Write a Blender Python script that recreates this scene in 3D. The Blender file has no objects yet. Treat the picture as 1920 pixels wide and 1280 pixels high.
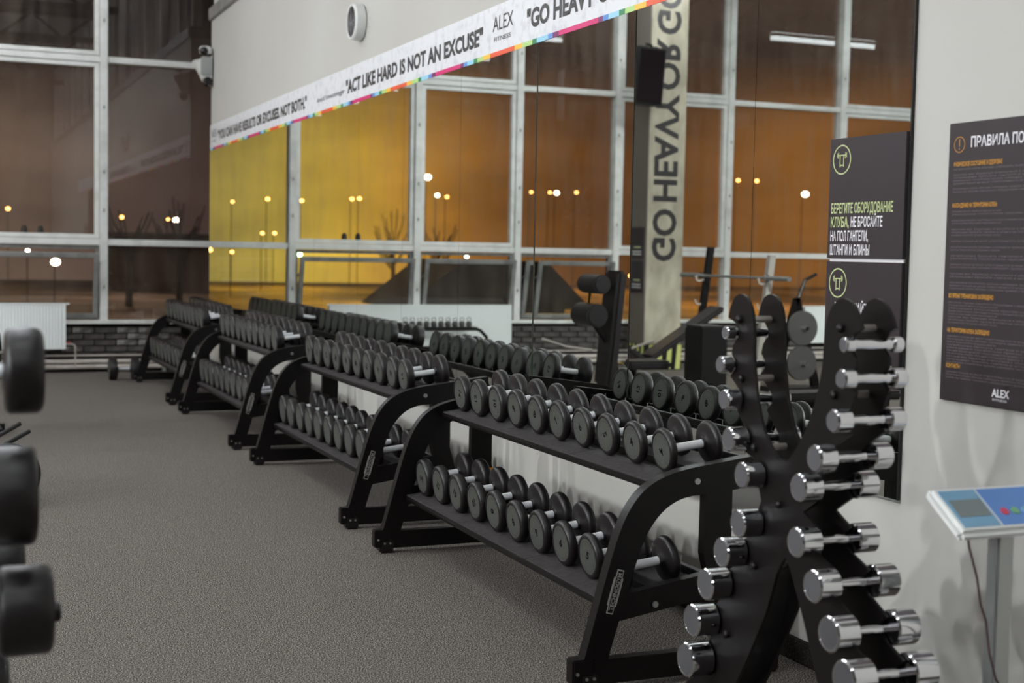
import bpy, bmesh, math, random
from mathutils import Vector, Matrix
random.seed(7)
S = bpy.context.scene
C = S.collection

# ------------------------------------------------------------------ camera
cam_d = bpy.data.cameras.new('camera'); cam = bpy.data.objects.new('camera', cam_d); C.objects.link(cam)
cam_d.sensor_width = 36.0; cam_d.lens = 2600 * 36.0 / 1920
YAW, PIT, ROL = 0.39443961, 0.06412601, 0.0193883
F = Vector((math.sin(YAW) * math.cos(PIT), math.cos(YAW) * math.cos(PIT), -math.sin(PIT)))
rr = Vector((math.cos(YAW), -math.sin(YAW), 0)); uu = rr.cross(F)
r2 = rr * math.cos(ROL) + uu * math.sin(ROL); u2 = uu * math.cos(ROL) - rr * math.sin(ROL)
M = Matrix((r2, u2, -F)).transposed().to_4x4(); M.translation = Vector((0, 0, 1.5))
cam.matrix_world = M
cam_d.clip_start = 0.05; cam_d.clip_end = 500
cam_d.dof.use_dof = True; cam_d.dof.focus_distance = 5.9; cam_d.dof.aperture_fstop = 2.8
S.camera = cam

# ------------------------------------------------------------------ view + world
S.view_settings.view_transform = 'Standard'; S.view_settings.look = 'None'
S.view_settings.exposure = 0.0; S.view_settings.gamma = 1.0
S.view_settings.use_curve_mapping = False
S.cycles.max_bounces = 10; S.cycles.glossy_bounces = 6; S.cycles.transparent_max_bounces = 12
S.cycles.caustics_reflective = True; S.cycles.caustics_refractive = False
S.cycles.sample_clamp_indirect = 6.0
try: S.cycles.use_denoising = True
except Exception: pass

def lin(c):
    return tuple(((v / 255) / 12.92 if v <= 10 else (((v / 255) + .055) / 1.055) ** 2.4) for v in c)

W = bpy.data.worlds.new('night_sky'); S.world = W; W.use_nodes = True
wn = W.node_tree; wn.nodes.clear()
def N(nt, t, **k):
    n = nt.nodes.new(t)
    for a, b in k.items(): setattr(n, a, b)
    return n
def L(nt, a, b): nt.links.new(a, b)
# night sky glow of a town, lamp halos painted into its colours: dark brown towards +x, sodium yellow straight ahead-left, brown-orange further left
wo = N(wn, 'ShaderNodeOutputWorld'); wb = N(wn, 'ShaderNodeBackground'); wb.inputs[1].default_value = 2.0
tc = N(wn, 'ShaderNodeTexCoord'); sp = N(wn, 'ShaderNodeSeparateXYZ'); L(wn, tc.outputs['Generated'], sp.inputs[0])
at = N(wn, 'ShaderNodeMath', operation='ARCTAN2'); L(wn, sp.outputs[0], at.inputs[0]); L(wn, sp.outputs[1], at.inputs[1])
mr = N(wn, 'ShaderNodeMapRange'); mr.inputs[1].default_value = -1.0; mr.inputs[2].default_value = 0.4
L(wn, at.outputs[0], mr.inputs[0])
cr = N(wn, 'ShaderNodeValToRGB'); cr.color_ramp.interpolation = 'B_SPLINE'
AZ = [(-60, (90, 60, 30)), (-37, (116, 72, 28)), (-33.5, (124, 78, 30)), (-30, (90, 55, 22)), (-25.5, (72, 40, 15)), (-21.5, (106, 66, 26)), (-18.5, (162, 110, 40)),
      (-15.5, (184, 150, 54)), (-12.5, (146, 128, 56)), (-9, (118, 104, 54)), (-3, (80, 64, 48)), (4, (76, 62, 54)), (9, (44, 32, 30)), (22, (26, 18, 18))]
els = cr.color_ramp.elements
while len(els) < len(AZ): els.new(0.5)
for e, (a, c) in zip(els, AZ):
    e.position = (math.radians(a) + 1.0) / 1.4; e.color = lin(c) + (1,)
L(wn, mr.outputs[0], cr.inputs[0])
# elevation: glow fades upwards to a dull brown-grey
el = N(wn, 'ShaderNodeMapRange'); el.inputs[1].default_value = 0.07; el.inputs[2].default_value = 0.14; L(wn, sp.outputs[2], el.inputs[0])
mx = N(wn, 'ShaderNodeMix', data_type='RGBA'); L(wn, el.outputs[0], mx.inputs[0]); L(wn, cr.outputs[0], mx.inputs[6])
tr_ = N(wn, 'ShaderNodeMapRange'); tr_.inputs[1].default_value = -.18; tr_.inputs[2].default_value = .06; L(wn, at.outputs[0], tr_.inputs[0])
tm_ = N(wn, 'ShaderNodeMix', data_type='RGBA'); L(wn, tr_.outputs[0], tm_.inputs[0]); tm_.inputs[6].default_value = lin((54, 42, 37)) + (1,); tm_.inputs[7].default_value = lin((14, 9, 9)) + (1,)
L(wn, tm_.outputs[2], mx.inputs[7])
nz = N(wn, 'ShaderNodeTexNoise'); nz.inputs['Scale'].default_value = 9.0; nz.inputs['Detail'].default_value = 4
mp = N(wn, 'ShaderNodeMapping'); mp.inputs['Scale'].default_value = (1, 1, 3.0); L(wn, tc.outputs['Generated'], mp.inputs[0]); L(wn, mp.outputs[0], nz.inputs[0])
nr = N(wn, 'ShaderNodeMapRange'); nr.inputs[1].default_value = .3; nr.inputs[2].default_value = .7; nr.inputs[3].default_value = .72; nr.inputs[4].default_value = 1.2
L(wn, nz.outputs[0], nr.inputs[0])
mm = N(wn, 'ShaderNodeVectorMath', operation='SCALE'); L(wn, mx.outputs[2], mm.inputs[0]); L(wn, nr.outputs[0], mm.inputs['Scale'])
L(wn, mm.outputs[0], wb.inputs[0]); L(wn, wb.outputs[0], wo.inputs[0])

LAMP_POWER = 58.0      # radiance of the tube diffusers

# unseen one-sided lights added on the far left of the hall, washing the mirror wall at a low angle
SPOT_POWER = 64.0
SPOTS = [(-9.0, y, 4.2) for y in (-2, 1, 4, 7, 10, 13)]
for (x, y, z) in SPOTS:
    ld = bpy.data.lights.new('unseen_wash_light', 'AREA'); ld.shape = 'RECTANGLE'; ld.size = .5; ld.size_y = .25; ld.energy = SPOT_POWER; ld.color = (.95, .98, 1.0); ld.spread = math.radians(75)
    o = bpy.data.objects.new('unseen_wash_light', ld); C.objects.link(o); o.location = (x, y, z)
    o.rotation_euler = (Vector((2.9, y + .5, 1.2)) - Vector((x, y, z))).to_track_quat('-Z', 'Z').to_euler()

for tx, tp in ((-3.5, 70), (-9, 100)):  # unseen fill lights added to brighten the radiators and window frames
    ld = bpy.data.lights.new('far_wall_fill_light', 'AREA'); ld.size = .4; ld.energy = tp; ld.color = (.95, .98, 1.0); ld.spread = math.radians(32)
    o = bpy.data.objects.new('far_wall_fill_light', ld); C.objects.link(o); o.location = (.4, -2.0, 5.9)
    o.rotation_euler = (Vector((tx, 17, 1.4)) - Vector((.4, -2.0, 5.9))).to_track_quat('-Z', 'Z').to_euler()

# ------------------------------------------------------------------ materials
def mat(name, col, rough=.5, metal=0., noise=None, bump=None, spec=.5, emis=None, coat=0):
    m = bpy.data.materials.new(name); m.use_nodes = True
    b = m.node_tree.nodes['Principled BSDF']; nt = m.node_tree
    c = lin(col) + (1,)
    b.inputs['Base Color'].default_value = c; b.inputs['Roughness'].default_value = rough; b.inputs['Metallic'].default_value = metal
    b.inputs['Specular IOR Level'].default_value = spec; b.inputs['Coat Weight'].default_value = coat
    if emis:
        b.inputs['Emission Color'].default_value = c; b.inputs['Emission Strength'].default_value = emis
    if noise or bump:
        t = N(nt, 'ShaderNodeTexCoord')
    if noise:      # (scale, other colour, lo, hi, stretch)
        sc, c2, lo, hi = noise[:4]
        n = N(nt, 'ShaderNodeTexNoise'); n.inputs['Scale'].default_value = sc; n.inputs['Detail'].default_value = 3
        if len(noise) > 4:
            q = N(nt, 'ShaderNodeMapping'); q.inputs['Scale'].default_value = noise[4]; L(nt, t.outputs['Object'], q.inputs[0]); L(nt, q.outputs[0], n.inputs[0])
        else: L(nt, t.outputs['Object'], n.inputs[0])
        r = N(nt, 'ShaderNodeMapRange'); r.inputs[1].default_value = lo; r.inputs[2].default_value = hi; L(nt, n.outputs[0], r.inputs[0])
        x = N(nt, 'ShaderNodeMix', data_type='RGBA'); x.inputs[6].default_value = c; x.inputs[7].default_value = lin(c2) + (1,)
        L(nt, r.outputs[0], x.inputs[0]); L(nt, x.outputs[2], b.inputs['Base Color'])
    if bump:
        n2 = N(nt, 'ShaderNodeTexNoise'); n2.inputs['Scale'].default_value = bump[0]; L(nt, t.outputs['Object'], n2.inputs[0])
        bp = N(nt, 'ShaderNodeBump'); bp.inputs['Strength'].default_value = bump[1]; bp.inputs['Distance'].default_value = bump[2]
        L(nt, n2.outputs[0], bp.inputs['Height']); L(nt, bp.outputs[0], b.inputs['Normal'])
    return m

m_wall = mat('wall_paint', (192, 190, 184), .75, noise=(.6, (184, 181, 174), .35, .7), bump=(60, .1, .002), spec=.2)
m_floor = mat('speckled_rubber_floor', (48, 44, 41), .85, noise=(190, (214, 204, 192), .47, .75), bump=(220, .5, .003), spec=.2)
m_skirt = mat('speckled_rubber_skirting', (24, 19, 18), .8, noise=(230, (96, 88, 82), .58, .72), bump=(220, .5, .002), spec=.2)
m_ceil = mat('ceiling_paint', (165, 161, 157), .9)
m_back = mat('dark_wall', (120, 112, 108), .9)
m_steel = mat('black_powder_coat', (9, 5, 5), .42, bump=(400, .12, .0005), spec=.32)
m_rub = mat('black_rubber', (19, 14, 14), .42, bump=(300, .1, .0004), spec=.5)
m_ring = mat('grey_face', (70, 71, 66), .6, noise=(90, (63, 64, 59), .4, .6))
m_num = mat('black_print', (6, 5, 5), .7, spec=.1)
m_shade_ring = mat('embossed_ring', (52, 51, 48), .6)
m_chr = mat('chrome', (225, 225, 228), .07, 1.0)
m_enddisc = mat('grey_reflection_end', (120, 120, 124), .42, .7)  # grey stands in for the dark hall reflected in the chrome ends
m_bar = mat('satin_chrome_handle', (248, 249, 252), .36, .1, bump=(500, .15, .0006))
m_mat = mat('rubber_shelf_mat', (56, 50, 51), .7, noise=(40, (40, 36, 37), .4, .6))
m_bolt = mat('zinc_bolt', (190, 192, 190), .3, .9)
m_white = mat('white_window_paint', (226, 226, 222), .5, noise=(5, (200, 200, 195), .45, .75))
m_wgrey = mat('weathered_frame', (140, 140, 137), .5, noise=(6, (110, 110, 107), .4, .7))
m_rad = mat('radiator_enamel', (232, 236, 234), .35)
m_pipe = mat('pipe_paint', (205, 196, 188), .45, noise=(8, (180, 170, 160), .4, .7))
m_red = mat('red_valve', (180, 60, 40), .5)
m_brick = mat('dark_painted_brick', (72, 68, 66), .9, noise=(7, (98, 93, 88), .45, .75), bump=(60, .4, .003))
m_brick2 = mat('light_patched_brick', (150, 146, 140), .9, noise=(12, (90, 86, 82), .4, .6), bump=(60, .4, .003))
m_mortar = mat('mortar', (46, 42, 40), .95)
m_sign = mat('dark_sign_print', (43, 34, 38), .45)
m_green = mat('pale_green_print', (196, 208, 150), .5)
m_wprint = mat('white_print', (232, 230, 232), .5)
m_gprint = mat('grey_print', (112, 101, 105), .5)
m_yprint = mat('ochre_print', (196, 140, 52), .5)
m_ink = mat('dark_ink', (38, 34, 34), .5)
m_dark_edge = mat('black_edge', (14, 10, 10), .5)
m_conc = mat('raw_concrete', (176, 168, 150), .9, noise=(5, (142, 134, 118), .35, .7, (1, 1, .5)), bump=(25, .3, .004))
m_conc2 = mat('darker_column_side', (108, 100, 93), .8)
m_plas = mat('white_plastic', (226, 228, 226), .4)
m_glassdark = mat('dark_lens', (30, 24, 26), .15)
m_alu = mat('brushed_aluminium', (170, 172, 170), .35, .8)
m_blue = mat('blue_keypad', (96, 140, 205), .45)
m_lblue = mat('pale_blue_film', (120, 165, 196), .4)
m_lcd = mat('grey_lcd', (118, 128, 130), .25)
m_pink = mat('pink_key', (205, 70, 100), .5)
m_kgreen = mat('green_key', (120, 175, 130), .5)
m_cable = mat('brown_cable', (72, 50, 52), .5)
m_pad = mat('black_vinyl_pad', (34, 30, 31), .42, bump=(160, .12, .001))
m_plate = mat('grey_iron_plate', (70, 68, 66), .5)
m_haz = mat('pale_yellow_paint', (196, 200, 120), .7)
m_sil = mat('silver_paint', (176, 170, 162), .45, .3)
m_orange = mat('orange_label', (226, 150, 30), .5)
m_label = mat('grey_label', (158, 154, 150), .5)
m_truss = mat('dark_steel_truss', (52, 48, 48), .6)
m_cableblk = mat('black_plastic', (16, 14, 14), .4)
m_tube = mat('lamp_diffuser', (244, 250, 255), .5, emis=LAMP_POWER)
m_ground = mat('slushy_ground', (120, 112, 104), .7, noise=(.35, (60, 54, 48), .4, .65))
m_bld = mat('far_masonry', (60, 44, 34), .9, noise=(.5, (44, 32, 26), .4, .7))
m_roof = mat('dark_roof', (34, 24, 20), .8)
m_bark = mat('bare_branches', (44, 34, 28), .9)

def emit(name, col, s):
    m = bpy.data.materials.new(name); m.use_nodes = True; nt = m.node_tree; nt.nodes.clear()
    o = N(nt, 'ShaderNodeOutputMaterial'); e = N(nt, 'ShaderNodeEmission'); e.inputs[0].default_value = lin(col) + (1,); e.inputs[1].default_value = s
    L(nt, e.outputs[0], o.inputs[0]); return m
m_lampo = emit('sodium_lamp', (255, 176, 92), 14)
m_lampw = emit('white_lamp', (255, 240, 220), 14)
m_lampg = emit('greenish_lamp', (210, 255, 190), 8)
m_lit = emit('lit_window', (190, 180, 170), .35)

# mirror: slightly green silvered glass
m_mir = bpy.data.materials.new('mirror_silver'); m_mir.use_nodes = True
b = m_mir.node_tree.nodes['Principled BSDF']
b.inputs['Base Color'].default_value = (.80, .83, .795, 1); b.inputs['Metallic'].default_value = 1; b.inputs['Roughness'].default_value = 0.0

# window glass: clear, reflecting, with condensation film that streaks down
m_pane = bpy.data.materials.new('misted_glass'); m_pane.use_nodes = True
nt = m_pane.node_tree; nt.nodes.clear()
o = N(nt, 'ShaderNodeOutputMaterial'); tr = N(nt, 'ShaderNodeBsdfTransparent'); gl = N(nt, 'ShaderNodeBsdfGlossy'); df = N(nt, 'ShaderNodeBsdfDiffuse')
tr.inputs[0].default_value = (.93, .92, .9, 1); gl.inputs['Roughness'].default_value = .012; df.inputs[0].default_value = (.32, .26, .21, 1)
fr = N(nt, 'ShaderNodeFresnel'); fr.inputs[0].default_value = 1.95
geo_ = N(nt, 'ShaderNodeNewGeometry'); inv_ = N(nt, 'ShaderNodeMath', operation='SUBTRACT'); inv_.inputs[0].default_value = 1.0; L(nt, geo_.outputs['Backfacing'], inv_.inputs[1])
frm = N(nt, 'ShaderNodeMath', operation='MULTIPLY'); L(nt, fr.outputs[0], frm.inputs[0]); L(nt, inv_.outputs[0], frm.inputs[1])
m1 = N(nt, 'ShaderNodeMixShader'); m2 = N(nt, 'ShaderNodeMixShader')
t = N(nt, 'ShaderNodeTexCoord'); q = N(nt, 'ShaderNodeMapping'); q.inputs['Scale'].default_value = (3.5, 1, .55); n = N(nt, 'ShaderNodeTexNoise'); n.inputs['Scale'].default_value = 2.2; n.inputs['Detail'].default_value = 6
L(nt, t.outputs['Object'], q.inputs[0]); L(nt, q.outputs[0], n.inputs[0])
r = N(nt, 'ShaderNodeMapRange'); r.inputs[1].default_value = .35; r.inputs[2].default_value = .75; r.inputs[3].default_value = .02; r.inputs[4].default_value = .12
L(nt, n.outputs[0], r.inputs[0])
L(nt, r.outputs[0], m1.inputs[0]); L(nt, tr.outputs[0], m1.inputs[1]); L(nt, df.outputs[0], m1.inputs[2])
L(nt, frm.outputs[0], m2.inputs[0]); L(nt, m1.outputs[0], m2.inputs[1]); L(nt, gl.outputs[0], m2.inputs[2]); L(nt, m2.outputs[0], o.inputs[0])

# banner: marbled grey-white print
m_ban = mat('marbled_banner_print', (222, 223, 226), .45, noise=(14, (205, 206, 210), .52, .66))
m_strip = bpy.data.materials.new('rainbow_strip_print'); m_strip.use_nodes = True
nt = m_strip.node_tree; b = nt.nodes['Principled BSDF']; b.inputs['Roughness'].default_value = .45
t = N(nt, 'ShaderNodeTexCoord'); s_ = N(nt, 'ShaderNodeSeparateXYZ'); L(nt, t.outputs['Object'], s_.inputs[0])
a = N(nt, 'ShaderNodeMath', operation='MULTIPLY'); a.inputs[1].default_value = 1 / 1.9; L(nt, s_.outputs[1], a.inputs[0])
fcn = N(nt, 'ShaderNodeMath', operation='FRACT'); L(nt, a.outputs[0], fcn.inputs[0])
cr = N(nt, 'ShaderNodeValToRGB'); cr.color_ramp.interpolation = 'CONSTANT'
seq = [(0, (206, 24, 108)), (.24, (112, 20, 90)), (.28, (88, 140, 210)), (.31, (150, 205, 228)), (.39, (20, 120, 70)), (.42, (176, 210, 130)), (.49, (238, 190, 60)),
       (.55, (226, 84, 44)), (.74, (238, 190, 60)), (.80, (176, 210, 130)), (.85, (20, 120, 70)), (.88, (150, 205, 228)), (.94, (88, 140, 210)), (.97, (112, 20, 90))]
els = cr.color_ramp.elements
while len(els) < len(seq): els.new(.5)
for e, (p_, c_) in zip(els, seq): e.position = p_; e.color = lin(c_) + (1,)
L(nt, fcn.outputs[0], cr.inputs[0]); L(nt, cr.outputs[0], b.inputs['Base Color'])

# ------------------------------------------------------------------ geometry helpers
class G:
    """collects shapes in world coordinates; build() links them as ONE mesh object"""
    def __init__(s): s.bm = bmesh.new()
    def box(s, x0, x1, y0, y1, z0, z1, mtx=None):
        r = bmesh.ops.create_cube(s.bm, size=1)['verts']
        m = Matrix.Translation(((x0 + x1) / 2, (y0 + y1) / 2, (z0 + z1) / 2)) @ Matrix.Diagonal((abs(x1 - x0), abs(y1 - y0), abs(z1 - z0), 1))
        if mtx: m = mtx @ m
        bmesh.ops.transform(s.bm, matrix=m, verts=r); return s
    def cyl(s, p0, p1, r, n=16, r1=None, caps=True):
        p0, p1 = Vector(p0), Vector(p1); d = p1 - p0
        v = bmesh.ops.create_cone(s.bm, cap_ends=caps, segments=n, radius1=r, radius2=r if r1 is None else r1, depth=d.length)['verts']
        m = Matrix.Translation((p0 + p1) / 2) @ d.to_track_quat('Z', 'Y').to_matrix().to_4x4()
        bmesh.ops.transform(s.bm, matrix=m, verts=v); return s
    def tube(s, pts, r, n=8):
        pts = [Vector(p) for p in pts]; rings = []
        for i, p in enumerate(pts):
            d = (pts[min(i + 1, len(pts) - 1)] - pts[max(i - 1, 0)]).normalized()
            q = d.to_track_quat('Z', 'Y')
            rings.append([s.bm.verts.new(p + q @ Vector((r * math.cos(2 * math.pi * k / n), r * math.sin(2 * math.pi * k / n), 0))) for k in range(n)])
        for a, b in zip(rings, rings[1:]):
            for k in range(n): s.bm.faces.new((a[k], a[(k + 1) % n], b[(k + 1) % n], b[k]))
        s.bm.faces.new(rings[0][::-1]); s.bm.faces.new(rings[-1]); return s
    def lathe(s, prof, c, axis='X', n=32):
        """prof: (along, radius) from one end to the other"""
        c = Vector(c); rings = []
        def P(a, r, k):
            u, w = r * math.cos(2 * math.pi * k / n), r * math.sin(2 * math.pi * k / n)
            return c + (Vector((a, u, w)) if axis == 'X' else Vector((u, a, w)) if axis == 'Y' else Vector((u, w, a)))
        for a, r in prof:
            rings.append([s.bm.verts.new(P(a, r, k)) for k in range(n)] if r > 1e-6 else [s.bm.verts.new(P(a, 0, 0))])
        for a, b in zip(rings, rings[1:]):
            for k in range(n):
                k2 = (k + 1) % n
                f = [a[k], a[k2], b[k2], b[k]] if len(a) > 1 and len(b) > 1 else ([a[0], b[k2], b[k]] if len(a) == 1 else [a[k], a[k2], b[0]])
                try: s.bm.faces.new(f)
                except ValueError: pass
        if len(rings[0]) > 1: s.bm.faces.new(rings[0])
        if len(rings[-1]) > 1: s.bm.faces.new(rings[-1][::-1])
        return s
    def prism(s, poly, plane, a, b, mtx=None):
        """poly in plane 'XZ' (extruded along y), 'YZ' (along x) or 'XY' (along z)"""
        def P(u, v, w):
            p = Vector((u, w, v)) if plane == 'XZ' else Vector((w, u, v)) if plane == 'YZ' else Vector((u, v, w))
            return mtx @ p if mtx else p
        A = [s.bm.verts.new(P(u, v, a)) for u, v in poly]; B = [s.bm.verts.new(P(u, v, b)) for u, v in poly]
        s.bm.faces.new(A); s.bm.faces.new(B[::-1])
        for i in range(len(poly)):
            j = (i + 1) % len(poly); s.bm.faces.new((A[i], B[i], B[j], A[j]))
        return s
    def sphere(s, c, r, sub=2, sc=(1, 1, 1)):
        v = bmesh.ops.create_icosphere(s.bm, subdivisions=sub, radius=r)['verts']
        bmesh.ops.transform(s.bm, matrix=Matrix.Translation(c) @ Matrix.Diagonal((*sc, 1)), verts=v); return s
    def build(s, name, m, parent=None, bevel=0, smooth=False, kind=None):
        bm = s.bm
        if bevel:
            ed = [e for e in bm.edges if len(e.link_faces) == 2 and e.calc_face_angle(0) > .6]
            bmesh.ops.bevel(bm, geom=ed, offset=bevel, segments=2, affect='EDGES', clamp_overlap=True)
        bmesh.ops.recalc_face_normals(bm, faces=bm.faces)
        if parent is None:
            xs = [v.co.x for v in bm.verts]; ys = [v.co.y for v in bm.verts]; zs = [v.co.z for v in bm.verts]
            org = Vector(((min(xs) + max(xs)) / 2, (min(ys) + max(ys)) / 2, min(zs)))
        else:
            root = parent
            while root.parent: root = root.parent
            org = root.location.copy()
        bmesh.ops.translate(bm, verts=bm.verts, vec=-org)
        me = bpy.data.meshes.new(name); bm.to_mesh(me); bm.free()
        if smooth:
            for p in me.polygons: p.use_smooth = True
            try: me.set_sharp_from_angle(angle=math.radians(35))
            except Exception: pass
        me.materials.append(m)
        o = bpy.data.objects.new(name, me); C.objects.link(o)
        if parent: o.parent = parent
        else: o.location = org
        if kind: o['kind'] = kind
        return o

def thing(name, label, cat, loc, group=None):
    o = bpy.data.objects.new(name, None); C.objects.link(o); o.location = loc; o.empty_display_size = .05
    o['label'] = label; o['category'] = cat
    if group: o['group'] = group
    return o
def tag(o, label, cat, group=None):
    o['label'] = label; o['category'] = cat
    if group: o['group'] = group
    return o
def struct(o): o['kind'] = 'structure'; return o
def add(name, me, parent, loc=(0, 0, 0), m=None):
    o = bpy.data.objects.new(name, me); C.objects.link(o); o.parent = parent; o.location = loc
    return o
def dup(root, loc, label=None, group=None):
    r = root.copy(); C.objects.link(r); r.location = loc
    if label: r['label'] = label
    if group: r['group'] = group
    for ch in list(root.children):
        c = ch.copy(); C.objects.link(c); c.parent = r
        for g in ch.children:
            d = g.copy(); C.objects.link(d); d.parent = c
    return r

def text_mesh(body, size, width=None, cond=1.0, bold=0.0, align='LEFT', mtx=None, m=None, spacing=1.0, depth=0.0, word=1.0):
    """lettering as a flat mesh; local x = reading direction, y = up; then mtx"""
    cu = bpy.data.curves.new('lettering', 'FONT'); cu.body = body; cu.size = size; cu.offset = bold * size; cu.space_character = spacing; cu.space_word = word
    cu.resolution_u = 3; cu.extrude = depth
    ob = bpy.data.objects.new('lettering', cu); C.objects.link(ob)
    bpy.context.view_layer.update()
    me = bpy.data.meshes.new_from_object(ob.evaluated_get(bpy.context.evaluated_depsgraph_get()))
    bpy.data.objects.remove(ob); bpy.data.curves.remove(cu)
    xs = [v.co.x for v in me.vertices]; x0, x1 = min(xs), max(xs)
    k = cond if width is None else width / (x1 - x0)
    off = {'LEFT': x0, 'CENTER': (x0 + x1) / 2}[align]
    for v in me.vertices: v.co.x = (v.co.x - off) * k
    if mtx is not None: me.transform(mtx)
    me.materials.clear(); me.materials.append(m)
    return me
def text_obj(name, me, parent):
    root = parent
    while root.parent: root = root.parent
    me.transform(Matrix.Translation(-root.location))
    return add(name, me, parent)
def basis(xd, yd, loc):
    x = Vector(xd).normalized(); y = Vector(yd).normalized(); z = x.cross(y)
    m = Matrix((x, y, z)).transposed().to_4x4(); m.translation = Vector(loc); return m

WX = 2.967      # face of the right-hand wall
MX = 2.955      # face of the mirror
GY = 17.0       # glazing
# ------------------------------------------------------------------ SETTING
struct(G().box(-16, 3.6, -6, 17.3, -.2, 0).build('floor', m_floor))
struct(G().box(WX, 3.3, -6, 16.35, 0, 4.10).build('wall_right', m_wall))
struct(G().box(-16, 3.6, -6, 17.3, 6.2, 6.4).build('ceiling', m_ceil))
wb_ = struct(G().box(-16, 3.6, -6.3, -6, 0, 6.2).build('wall_back', m_back))
struct(G().box(-16.3, -16, -6, 17.3, 0, 6.2).build('wall_left', m_back))
struct(G().box(3.45, 3.6, 16.2, 17.3, 0, 6.2).build('wall_return', m_back))
struct(G().box(2.947, WX, -6, 16.35, 0, .085).build('baseboard_right', m_skirt))
# steel beam and clerestory above the right-hand wall
beam = struct(G().box(2.93, 3.3, -6, 16.35, 4.10, 4.24).build('trim_1', m_wgrey, bevel=.008))
g = G()
for y in [16.28, 15.2, 13.6, 12.0, 10.4, 8.8, 7.2, 5.6, 4.0, 2.4, .8, -.8, -2.4, -4, -5.6]: g.box(2.99, 3.1, y - .05, y + .05, 4.24, 6.2)
struct(g.build('trim_2', m_white, bevel=.005))
struct(G().box(3.12, 3.3, -6, 16.35, 4.24, 6.2).build('wall_clerestory', m_back))
# roof trusses
for i, y in enumerate((-3.5, .5, 4.5, 8.5, 12.5)):
    t_ = G().box(-16, 3.4, y - .06, y + .06, 5.55, 5.67).box(-16, 3.4, y - .06, y + .06, 6.05, 6.17)
    for k in range(16):
        xa = -15.6 + k * 1.2
        t_.cyl((xa, y, 5.62), (xa + .6, y, 6.1), .03, 8).cyl((xa + .6, y, 6.1), (xa + 1.2, y, 5.62), .03, 8)
    struct(t_.build('trim_%d' % (i + 3), m_truss))

# plinth of dark brick under the glazing
wf = struct(G().box(-16, 3.45, 17.03, 17.3, 0, .56).build('wall_far', m_mortar))
bmesh_cache = {}
org = wf.location
bk = G().box(-.118, .118, -.03, .03, -.031, .031).build('brick', m_brick, wf, bevel=.004)
bk.data.transform(Matrix.Translation(org)); me1 = bk.data
me2 = me1.copy(); me2.materials.clear(); me2.materials.append(m_brick2)
first = True
for c in range(7):
    for k in range(41):
        x = 2.86 - k * .252 - (.126 if c % 2 else 0); z = .045 + c * .074
        loc = Vector((x, 17.01 + random.uniform(-.004, .004), z)) - org
        if first: bk.location = loc; first = False; continue
        patch = (1.9 < x < 2.6 and c >= 4 and random.random() < .75) or random.random() < .03
        add('brick', me2 if patch else me1, wf, loc)
struct(G().box(-16, 3.4, 16.9, 17.1, .565, .61).build('trim_8', m_white, bevel=.006))     # window board

# windows: one bay between two mullions each
MUL = [3.42, 1.83, .2, -1.2, -2.45, -4.41, -6.29, -7.9, -9.6, -11.3, -13, -14.7, -15.98]
OPEN = {1, 2, 3}
for i in range(len(MUL) - 1):
    xr, xl = MUL[i], MUL[i + 1]
    wroot = bpy.data.objects.new('window_%d' % (i + 1), None); C.objects.link(wroot); wroot.location = ((xl + xr) / 2, GY, .61); wroot['kind'] = 'structure'
    # mullion on the left side of the bay
    G().box(xl - .045, xl + .045, 16.93, 17.1, .61, 6.2).build('mullion', m_white, wroot, bevel=.006)
    if i == 0: G().box(xr - .045, xr + .03, 16.93, 17.1, .61, 6.2).build('mullion', m_white, wroot, bevel=.006)
    G().box(xl + .045, xr - .045, 16.95, 17.1, 1.49, 1.565).build('transom', m_white, wroot, bevel=.006)
    G().box(xl + .045, xr - .045, 16.95, 17.1, 3.62, 3.69).build('transom', m_white, wroot, bevel=.006)
    G().box(xl + .045, xr - .045, 16.95, 17.1, 5.75, 5.82).build('transom', m_white, wroot, bevel=.006)
    def frame(x0, x1, z0, z1, w, y0, y1, name, m, mtx=None):
        g = G()
        g.box(x0, x0 + w, y0, y1, z0, z1, mtx).box(x1 - w, x1, y0, y1, z0, z1, mtx).box(x0 + w, x1 - w, y0, y1, z0, z0 + w, mtx).box(x0 + w, x1 - w, y0, y1, z1 - w, z1, mtx)
        return g.build(name, m, wroot, bevel=.005)
    fixed = i in (1, 2, 4, 6)            # bays that carry an extra inner sash frame
    if fixed:
        frame(xl + .05, xr - .05, 1.57, 3.615, .05, 16.97, 17.05, 'sash_frame', m_white)
        frame(xl + .05, xr - .05, 3.70, 5.74, .05, 16.97, 17.05, 'sash_frame', m_white)
    G().box(xl + .04, xr - .04, 17.045, 17.05, 1.56, 3.63).build('pane', m_pane, wroot)
    G().box(xl + .04, xr - .04, 17.045, 17.05, 3.68, 5.76).build('pane', m_pane, wroot)
    if i in OPEN:                        # bottom-hung sash tilted into the room
        frame(xl + .045, xr - .045, .62, 1.485, .04, 17.0, 17.08, 'casing', m_wgrey)
        T = Matrix.Translation((0, 16.99, .64)) @ Matrix.Rotation(math.radians(13), 4, 'X') @ Matrix.Translation((0, -16.99, -.64))
        frame(xl + .07, xr - .07, .64, 1.42, .055, 16.96, 17.0, 'tilted_sash', m_wgrey, T)
        p = G().box(xl + .12, xr - .12, 16.978, 16.983, .69, 1.37, T).build('tilted_pane', m_pane, wroot)
        for xx in (xl + .09, xr - .09):
            G().tube([(xx, 17.03, 1.15), (xx, 16.85, 1.22)], .008, 6).build('stay_arm', m_wgrey, wroot)
    else:
        G().box(xl + .04, xr - .04, 17.045, 17.05, .61, 1.5).build('pane', m_pane, wroot)
    # small hinges and latches on the mullion
    for z in (1.0, 1.9, 2.35, 3.1, 4.1):
        G().box(xl - .008, xl + .008, 16.918, 16.932, z - .02, z + .02).build('latch', m_wgrey, wroot)

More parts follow.
